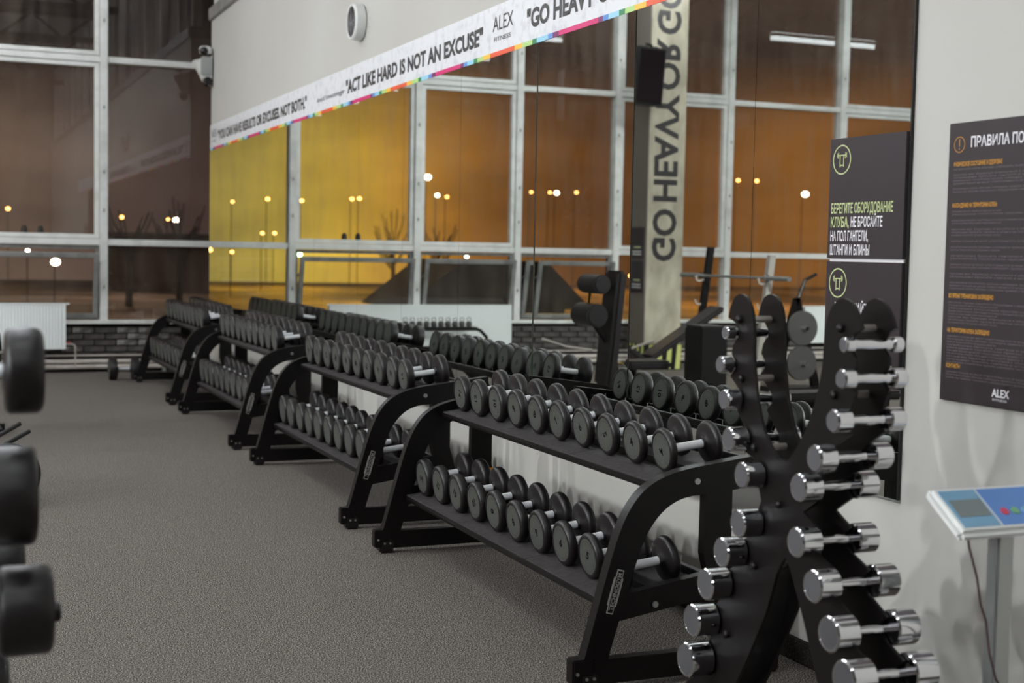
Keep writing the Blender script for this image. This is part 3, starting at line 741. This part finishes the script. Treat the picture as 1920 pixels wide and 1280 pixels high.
# ------------------------------------------------------------------ chrome dumbbell tree
R_ = [(2.987, 1.275), (2.982, 1.187), (2.997, 1.076), (3.062, 0.969), (3.126, 0.88), (3.124, 0.731), (3.035, 0.632), (2.953, 0.525), (2.879, 0.428), (2.815, 0.318)]
L_ = [(3.567, 1.271), (3.579, 1.175), (3.535, 1.075), (3.492, 0.962), (3.407, 0.869), (3.413, 0.727), (3.494, 0.626), (3.575, 0.512), (3.643, 0.384), (3.67, 0.255)]
CH_R = [.020, .026, .031, .036, .039, .0415, .0445, .048, .0505, .0535]
t = thing('chrome_dumbbell_stand', 'tall X-shaped black stand of twin plates holding chrome dumbbells', 'rack', (2.27, 3.29, 0))
def edge_pts(lst, sgn):
    """plate edge with a shallow cradle under every handle (sgn: +1 edge lies towards +y)"""
    pts = []
    for i, (y, z) in enumerate(lst):
        pts += [(y - sgn * .006, z + .034), (y + sgn * .012, z + .017), (y + sgn * .018, z + .004), (y + sgn * .016, z - .010), (y + sgn * .004, z - .020), (y - sgn * .010, z - .034)]
    return pts
Lo = edge_pts(L_, -1); Ro = edge_pts(R_, 1)
far_out = [(3.608, 1.318)] + Lo[:30] + [(3.40, .795)] + Lo[30:] + [(3.80, .14), (3.86, .0)]
near_out = [(2.955, 1.320)] + Ro[:30] + [(3.19, .80)] + Ro[30:] + [(2.75, .14), (2.69, .0)]
inner_leg_far = smooth([(3.66, .0), (3.55, .16), (3.46, .30), (3.36, .47), (3.31, .60), (3.27, .655)], 2)
inner_leg_near = smooth([(3.25, .64), (3.17, .50), (3.07, .30), (2.96, .14), (2.88, .0)], 2)
near_top = smooth([(3.27, .93), (3.21, 1.0), (3.155, 1.10), (3.125, 1.2), (3.118, 1.29), (3.105, 1.345), (3.078, 1.382), (3.038, 1.396), (2.998, 1.382), (2.970, 1.350), (2.955, 1.320)], 3)
far_top = smooth([(3.608, 1.318), (3.598, 1.350), (3.578, 1.378), (3.545, 1.390), (3.508, 1.378), (3.482, 1.345), (3.468, 1.29), (3.462, 1.2), (3.435, 1.08), (3.39, .99), (3.32, .93)], 3)
poly = far_out + inner_leg_far + inner_leg_near + near_out[::-1][:-1] + near_top[::-1] + far_top[::-1][:-1]
for x in (2.213, 2.317):
    G().prism(poly, 'YZ', x - .005, x + .005).build('side_plate', m_steel, t)
for (y, z) in ((3.54, 1.315), (3.52, 1.141), (3.44, .945), (3.303, .802), (3.42, .60), (3.56, .36), (3.04, 1.317), (3.06, 1.139), (3.15, .95), (3.13, .60), (3.0, .40), (3.70, .12), (2.87, .12)):
    G().cyl((2.204, y, z), (2.336, y, z), .010, 12).build('tie_rod', m_sil, t)
    G().sphere((2.202, y, z), .013, 2, (.7, 1, 1)).build('rod_cap', m_steel, t, smooth=True)
for y0_, y1_ in ((2.66, 2.90), (3.64, 3.89)):
    G().box(2.13, 2.41, y0_, y1_, 0, .02).build('foot_plate', m_steel, t, bevel=.004)
ch_cache = {}
def chrome_db(x, y, z, i, label):
    r = CH_R[i]; th = (.032, .040, .050, .058, .062, .066, .069, .072, .075, .078)[i]; hg = .060
    if i not in ch_cache:
        out = []
        def fin(g, m):
            bm = g.bm; bmesh.ops.recalc_face_normals(bm, faces=bm.faces); me = bpy.data.meshes.new('chrome'); bm.to_mesh(me); bm.free()
            for p in me.polygons: p.use_smooth = True
            me.set_sharp_from_angle(angle=math.radians(40)); me.materials.append(m); return me
        out.append(fin(G().lathe([(-hg - .002, .013), (-hg * .6, .0125), (-hg * .25, .0145), (hg * .25, .0145), (hg * .6, .0125), (hg + .002, .013)], (0, 0, 0), 'X', 20), m_chr))
        for s_ in (-1, 1):
            out.append(fin(G().lathe([(s_ * a, q_) for a, q_ in [(hg, 0), (hg, .013), (hg + .0, r - .004), (hg + .004, r), (hg + th - .004, r), (hg + th, r - .004), (hg + th, r * .86), (hg + th - .002, r * .84), (hg + th - .002, 0)]], (0, 0, 0), 'X', 36), m_chr))
        for s_ in (-1, 1):
            out.append(fin(G().lathe([(s_ * (hg + th - .0018), 0), (s_ * (hg + th - .0018), r * .84), (s_ * (hg + th - .001), r * .845)], (0, 0, 0), 'X', 36), m_enddisc))
        ch_cache[i] = out
    ms = ch_cache[i]
    t = thing('chrome_dumbbell', label, 'dumbbell', (x, y, z), 'chrome dumbbells on the stand')
    add('handle', ms[0], t)
    h1 = add('head', ms[1], t); h2 = add('head', ms[2], t)
    add('end_disc', ms[3], h1); add('end_disc', ms[4], h2)
for i, (y, z) in enumerate(R_): chrome_db(2.265, y - .002 + 0, z + .002, i, '%s chrome dumbbell from the top, camera side of the black stand' % ORD[i])
for i, (y, z) in enumerate(L_): chrome_db(2.265, y + .002, z + .002, i, '%s chrome dumbbell from the top, rack side of the black stand' % ORD[i])

# ------------------------------------------------------------------ fixed barbells on an A-frame, left foreground
t = thing('barbell_rack', 'black A-frame barbell rack at the left edge of the picture', 'rack', (-.5, 3.1, 0))
for x in (-.20, -.85):
    G().prism([(2.98, 0), (3.06, 0), (3.16, 1.45), (3.10, 1.45)], 'YZ', x - .02, x + .02).prism([(3.26, 0), (3.34, 0), (3.18, 1.45), (3.12, 1.45)], 'YZ', x - .02, x + .02).build('upright', m_steel, t, bevel=.004)
    G().box(x - .03, x + .03, 2.75, 3.55, 0, .05).build('foot', m_steel, t, bevel=.006)
    for z in (1.205, .955, .72): G().tube([(x, 3.09, z), (x, 2.93, z - .012), (x, 2.86, z - .012), (x, 2.855, z + .02)], .010, 8).build('cradle', m_steel, t)
    for z in (.99, .70): G().tube([(x, 3.16, z - .21), (x, 3.32, z - .222), (x, 3.39, z - .222), (x, 3.395, z - .19)], .010, 8).build('cradle', m_steel, t)
G().cyl((-.85, 3.14, 1.43), (-.20, 3.14, 1.43), .02, 12).build('top_bar', m_steel, t)
BARL = 'black fixed barbell on the left A-frame rack, '
for k, (y, z, r, xo, lab) in enumerate(((2.9, 1.247, .085, .197, 'topmost with its round head in view'), (2.9, .998, .099, .184, 'middle one of the near column'), (2.9, .766, .090, .214, 'lowest one with a stub bolt'),
                                   (3.35, .755, .085, .185, 'behind the others on the far side'), (3.35, .465, .10, .150, 'bottom one on the far side'))):
    t = thing('fixed_barbell', BARL + lab, 'barbell', (-.5, y, z), 'fixed barbells at the left edge')
    W_ = (.077, .088, .108, .09, .09)[k]; xi = xo - W_
    G().cyl((-1.0 - (xi - 0), y, z), (xi + .005, y, z), .015, 16).build('bar', m_bar, t, smooth=True)
    for s_, cx in ((1, xi), (-1, -1.0 - xi)):
        prof = [(0, 0), (0, .03), (.004, r - .012), (.008, r - .004), (.014, r), (W_ - .014, r), (W_ - .006, r - .004), (W_ - .001, r - .012), (W_, r * .7), (W_, 0)]
        h = G().lathe([(s_ * a, q_) for a, q_ in prof], (cx, y, z), 'X', 40).build('head', m_rub, t, smooth=True)
        if k == 2: G().cyl((cx + s_ * W_, y, z - .008), (cx + s_ * (W_ + .015), y, z - .008), .021, 16).build('end_bolt', m_rub, h, bevel=.003)

# ------------------------------------------------------------------ radiators and heating pipes on the far wall
def radiator(x0, x1, label):
    t = thing('radiator', label, 'radiator', ((x0 + x1) / 2, 16.82, .28))
    n = int((x1 - x0 - .06) / .034); pr = []
    for k in range(n):
        a = x0 + .03 + k * .034
        pr += [(a, 16.775), (a + .012, 16.768), (a + .022, 16.768), (a + .030, 16.775)]
    pr = [(x0, 16.772)] + pr + [(x1, 16.772), (x1, 16.80), (x0, 16.80)]
    G().prism(pr, 'XY', .31, .79).build('ribbed_panel', m_rad, t)
    G().box(x0, x1, 16.766, 16.80, .28, .31).box(x0, x1, 16.766, 16.80, .79, .80).build('panel_border', m_rad, t, bevel=.004)
    G().box(x0, x0 + .012, 16.772, 16.88, .29, .80).build('side_cover', m_rad, t); G().box(x1 - .012, x1, 16.772, 16.88, .29, .80).build('side_cover', m_rad, t)
    g = G()
    for k in range(int((x1 - x0) / .05)): g.box(x0 + .01 + k * .05, x0 + .05 + k * .05, 16.80, 16.88, .797, .803)
    g.build('top_grille', m_rad, t, kind='stuff')
    G().box(x0, x1 + .04, 16.765, 16.775, .80, .815).build('top_lip', m_rad, t)
    for xx in (x0 + .3, x1 - .3): G().box(xx - .02, xx + .02, 16.88, 16.975, .40, .44).build('wall_bracket', m_rad, t)
radiator(-1.06, 1.387, 'long white panel radiator under the opened windows, beside the riser pipe')
radiator(-8.3, -5.62, 'long white panel radiator seen only in the nearest mirror panel')
t = thing('heating_pipes', 'pale painted heating pipes running along the foot of the brick wall', 'pipe', (-6, 16.86, 0))
G().cyl((-16, 16.88, .128), (3.4, 16.88, .128), .026, 16).build('pipe', m_pipe, t, smooth=True)
G().cyl((-16, 16.88, .066), (3.4, 16.88, .066), .028, 16).build('pipe', m_pipe, t, smooth=True)
G().cyl((-16, 16.90, .198), (3.4, 16.90, .198), .009, 10).build('thin_pipe', m_pipe, t, smooth=True)
G().tube([(1.37, 16.86, .335), (1.46, 16.86, .335), (1.49, 16.86, .325), (1.50, 16.86, .295), (1.50, 16.86, .07)], .012, 10).build('riser', m_pipe, t, smooth=True)
G().box(1.40, 1.45, 16.845, 16.865, .345, .362).build('valve_handle', m_red, t)
for k in range(8):
    G().box(-15 + k * 2.5, -14.96 + k * 2.5, 16.86, 16.975, 0, .15).build('pipe_bracket', m_wgrey, t)

# ------------------------------------------------------------------ column with lettering (seen in the mirror)
t = thing('concrete_column', 'raw concrete column with tall upright lettering, reflected in the mirror', 'column', (-2.9, 16.22, 0))
G().box(-3.155, -2.615, 16.0, 16.45, 0, 6.2).build('shaft', m_conc, t, bevel=.01)
G().box(-2.617, -2.607, 16.005, 16.445, .34, 6.15).build('darker_side', m_conc2, t)  # this side is set darker than the rest of the shaft
me = text_mesh('GO HEAVY OR GO HOME', .47, 4.95, bold=.03, word=.55, m=m_ink, mtx=basis((0, 0, 1), (-1, 0, 0), (-2.71, 15.9985, 1.42)))
text_obj('lettering', me, t)
G().box(-3.16, -2.60, 15.995, 16.455, 0, .34).build('hazard_base', m_cableblk, t)
g = G()
for k in range(4):
    xx = -3.15 + k * .14
    g.prism([(xx, .01), (xx + .07, .01), (xx + .04, .33), (xx - .02 + .0, .33)], 'XZ', 15.992, 15.996)
for k in range(4):
    yy = 16.0 + k * .12
    g.prism([(yy, .01), (yy + .06, .01), (yy + .04, .33), (yy - .01, .33)], 'YZ', -2.600, -2.596)
g.build('hazard_stripe', m_haz, t)
for z0_, z1_ in ((1.45, 1.86), (1.02, 1.42)):
    o = G().box(-2.607, -2.592, 16.05, 16.40, z0_, z1_).build('column_sign', m_sign)
    tag(o, '%s small dark notice on the grey side of the concrete column' % ('upper' if z0_ > 1.3 else 'lower'), 'sign')
    g = G().box(-2.592, -2.5905, 16.10, 16.34, z0_ + .05, z0_ + .065).box(-2.592, -2.5905, 16.10, 16.34, z0_ + .085, z0_ + .10).build('notice_lines', m_wprint, o)
    G().box(-2.592, -2.5905, 16.12, 16.30, z0_ + .14, z0_ + .16).build('notice_heading', m_green, o)
t = thing('loudspeaker', 'black wall loudspeaker hung high beside the lettered column', 'speaker', (-2.5, 15.75, 3.4))
Tm = Matrix.Translation((-2.40, 15.74, 3.75)) @ Matrix.Rotation(math.radians(-2), 4, 'Y') @ Matrix.Rotation(math.radians(4), 4, 'X')
G().box(-.20, .20, -.14, .14, -.36, .36, Tm).build('cabinet', m_cableblk, t, bevel=.012)
G().box(-.17, .17, -.15, -.14, -.33, .33, Tm).build('grille', m_glassdark, t)
G().box(-2.66, -2.58, 15.90, 16.0, 4.05, 4.16).tube([(-2.62, 15.95, 4.10), (-2.50, 15.80, 4.16), (-2.40, 15.74, 4.16), (-2.40, 15.74, 4.08)], .018, 8).build('bracket', m_steel, t)

# ------------------------------------------------------------------ Olympic bench with barbell (mirror)
t = thing('incline_bench', 'black incline barbell bench with tall uprights, reflected in the mirror', 'bench', (-1.9, 12.85, 0))
for y in (12.22, 13.49):
    top = (-2.09, y, 1.60) if y > 13 else (-2.06, y, 1.52)
    G().prism([(-1.93, 0.03), (-1.86, .03), (top[0] + .035, top[2]), (top[0] - .035, top[2])], 'XZ', y - .03, y + .03).build('upright', m_steel if y > 13 else m_sil, t, bevel=.005)
    for z in (1.24, .98): G().tube([(-2.02, y, z), (-1.95, y, z - .02), (-1.92, y, z - .01), (-1.905, y, z + .04)], .012, 8).build('bar_hook', m_sil, t)
    G().box(-2.25, -1.2, y - .035, y + .035, 0, .06).build('base_foot', m_steel, t, bevel=.005)
G().box(-1.94, -1.87, 12.25, 13.46, .30, .36).build('cross_beam', m_steel, t)
G().box(-1.9, -.55, 12.82, 12.88, .06, .12).build('spine', m_steel, t)
Tb = Matrix.Translation((-1.35, 12.85, .66)) @ Matrix.Rotation(math.radians(32), 4, 'Y')
G().box(-.55, .45, -.14, .14, -.03, .03, Tb).build('back_pad', m_pad, t, bevel=.02)
Ts = Matrix.Translation((-.72, 12.85, .52)) @ Matrix.Rotation(math.radians(-35), 4, 'Y')
G().box(-.22, .22, -.14, .14, -.03, .03, Ts).build('seat_pad', m_pad, t, bevel=.02)
G().cyl((-1.6, 12.85, .1), (-1.5, 12.85, .72), .03, 12).cyl((-.8, 12.85, .1), (-.85, 12.85, .5), .03, 12).build('pad_post', m_steel, t)
G().cyl((-.50, 12.65, .36), (-.50, 13.05, .36), .028, 14).build('foot_roller', m_chr, t)
t = thing('olympic_barbell', 'bare steel barbell resting on the bench uprights, seen in the mirror', 'barbell', (-2.0, 12.85, 1.275))
G().cyl((-1.985, 11.78, 1.285), (-1.985, 13.93, 1.285), .014, 14).build('shaft', m_alu, t, smooth=True)
for a, b_ in ((11.77, 12.17), (13.54, 13.94)):
    G().cyl((-1.985, a, 1.285), (-1.985, b_, 1.285), .025, 16).build('sleeve', m_alu, t, smooth=True)
for a in (12.17, 13.52): G().cyl((-1.985, a, 1.285), (-1.985, a + .02, 1.285), .036, 16).build('collar', m_chr, t)
# plates on a tree
t = thing('plate_tree', 'black weight plate tree standing behind the barbell bench', 'rack', (-3.05, 13.2, 0))
G().prism([(-3.40, 0), (-3.30, 0), (-3.02, 1.05), (-3.08, 1.05)], 'XZ', 13.17, 13.23).prism([(-2.70, 0), (-2.80, 0), (-3.08, 1.05), (-3.02, 1.05)], 'XZ', 13.17, 13.23).build('a_frame', m_steel, t, bevel=.004)
G().tube([(-3.05, 13.2, 1.0), (-3.15, 13.2, 1.25), (-3.3, 13.2, 1.32)], .02, 8).build('handle', m_steel, t)
G().box(-3.45, -2.65, 13.0, 13.4, 0, .05).build('base', m_steel, t)
for z in (.72, .33): G().cyl((-3.0, 12.9, z), (-3.0, 13.2, z), .024, 12).build('peg', m_chr, t)
for k, (z, r, lab) in enumerate(((.72, .19, 'upper'), (.33, .19, 'lower'))):
    o = G().lathe([(0, .03), (0, r), (.008, r + .004), (.035, r + .004), (.042, r), (.036, r * .82), (.036, .09), (.046, .07), (.046, .03)], (-3.0, 12.98, z), 'Y', 32).build('weight_plate', m_plate, None, smooth=True)
    tag(o, '%s grey iron weight plate on the plate tree, mirrored' % lab, 'weight plate')

# upright padded machine (mirror)
t = thing('adjustable_bench', 'black bench with its tall backrest raised upright, reflected mid mirror', 'bench', (.15, 11.7, 0))
Tp = Matrix.Translation((.13, 11.72, .80)) @ Matrix.Rotation(math.radians(-5), 4, 'Y')
G().box(-.05, .05, -.16, .16, -.55, .55, Tp).build('back_pad', m_pad, t, bevel=.03)
for z, r, x in ((1.22, .09, .30), (.93, .11, .34)):
    G().cyl((x, 11.55, z), (x, 11.95, z), r, 24).build('roller_pad', m_pad, t, bevel=.02)
G().tube([(.02, 11.7, .25), (.12, 11.7, .6), (.35, 11.75, .93), (.33, 11.75, 1.22)], .025, 10).build('roller_arm', m_steel, t)
G().box(-.55, -.1, 11.55, 11.9, .42, .50).build('seat_pad', m_pad, t, bevel=.02)
G().tube([(-.1, 11.7, .9), (-.12, 11.7, 1.02)], .012, 8).cyl((-.09, 11.7, .35), (-.09, 11.7, .98), .015, 10).build('adjuster_post', m_alu, t)
G().box(-.7, .5, 11.66, 11.74, .0, .06).box(-.65, -.58, 11.4, 12.0, 0, .05).box(.40, .47, 11.4, 12.0, 0, .05).cyl((-.3, 11.7, .05), (-.2, 11.7, .43), .03, 10).cyl((.1, 11.7, .05), (.1, 11.7, .35), .03, 10).build('base_frame', m_steel, t)
G().tube([(-.14, 11.6, .62), (-.32, 11.5, .70)], .012, 8).build('brass_grip', m_sil, t)
G().tube([(.75, 11.9, .70), (.55, 11.8, .63), (.30, 11.75, .60)], .012, 8).build('brass_grip', m_sil, t)
# black foam box
t = thing('plyo_box', 'tall black plyometric box standing before the incline bench', 'box', (-.56, 10.95, 0))
G().box(-.70, -.42, 10.8, 11.1, 0, .86).build('box_body', m_cableblk, t, bevel=.012)
G().box(-.69, -.43, 10.81, 11.09, .86, .875).build('top_mat', m_mat, t, bevel=.004)
# flat bench near left edge
t = thing('flat_bench', 'black flat exercise bench at the left edge beyond the barbells', 'bench', (-.35, 8.85, 0))
G().box(-1.0, .05, 8.70, 8.98, .42, .49).build('pad', m_pad, t, bevel=.02)
G().box(-.95, .0, 8.80, 8.88, .36, .42).build('spine', m_steel, t)
for x in (-.85, .0): G().tube([(x, 8.84, .37), (x - .05, 8.84, .06)], .03, 10).box(x - .09, x, 8.55, 9.1, 0, .06).build('leg', m_steel, t)
G().tube([(-.12, 8.35, .14), (.26, 8.60, .33), (.46, 8.75, .42)], .014, 8).build('carry_bar', m_steel, t)
G().tube([(-.08, 8.30, .08), (.31, 8.56, .29), (.51, 8.70, .38)], .014, 8).build('carry_bar', m_steel, t)
o = G().lathe([(0, .03), (0, .17), (.01, .18), (.04, .18), (.05, .17), (.045, .06), (.055, .03)], (.17, 8.3, .182), 'Y', 36).build('weight_plate', m_rub, None, smooth=True); o.location.x += .20
tag(o, 'black rubber weight plate standing on the floor by the flat bench', 'weight plate')
# small weights on a low rack in front of the radiator
t = thing('small_weight_rack', 'low single-rail rack with curved end in front of the white radiator', 'rack', (.05, 16.4, 0))
G().box(-.42, .62, 16.33, 16.47, .50, .55).build('rail', m_steel, t, bevel=.008)
G().tube([(-.40, 16.4, .53), (-.48, 16.4, .50), (-.56, 16.4, .42), (-.61, 16.4, .28), (-.62, 16.4, .0)], .022, 10).build('curved_leg', m_steel, t, smooth=True)
G().tube([(.60, 16.4, .53), (.64, 16.4, .48), (.66, 16.4, .30), (.66, 16.4, .0)], .022, 10).build('curved_leg', m_steel, t, smooth=True)
for x in (-.62, .66): G().box(x - .03, x + .03, 16.2, 16.6, 0, .03).build('foot', m_steel, t)
kb = thing('kettlebell', 'small dark kettlebell with loop handle on the low rack', 'kettlebell', (-.32, 16.4, .5505), 'small kettlebells in a row on the low rack')
G().lathe([(0, .022), (.004, .033), (.035, .040), (.06, .034), (.072, .018), (.075, 0)], (-.32, 16.4, .5505), 'Z', 20).build('body', m_plate, kb, smooth=True)
G().tube([(-.32 - .022, 16.4, .61), (-.32 - .026, 16.4, .645), (-.32 - .012, 16.4, .668), (-.32 + .012, 16.4, .668), (-.32 + .026, 16.4, .645), (-.32 + .022, 16.4, .61)], .007, 8).build('loop_handle', m_chr, kb, smooth=True)
kb['label'] = 'small dark kettlebell nearest the curved rack end'
for k in range(1, 10): dup(kb, (-.32 + k * .094, 16.4, .5505), '%s small dark kettlebell from the curved end of the low rack' % ORD[k])

# sign on the back wall, seen twice reflected
t = thing('back_wall_sign', 'large pale slogan lettering on the dark back wall, reflected in window glass', 'sign', (-12.6, -6, 2.4))
for s_, z in (('WORK', 3.05), ('FOR IT', 2.35)):
    me = text_mesh(s_, .75, 1.9, bold=.03, m=m_wprint, mtx=basis((-1, 0, 0), (0, 0, 1), (-11.8, -5.985, z)))
    text_obj('lettering', me, t)
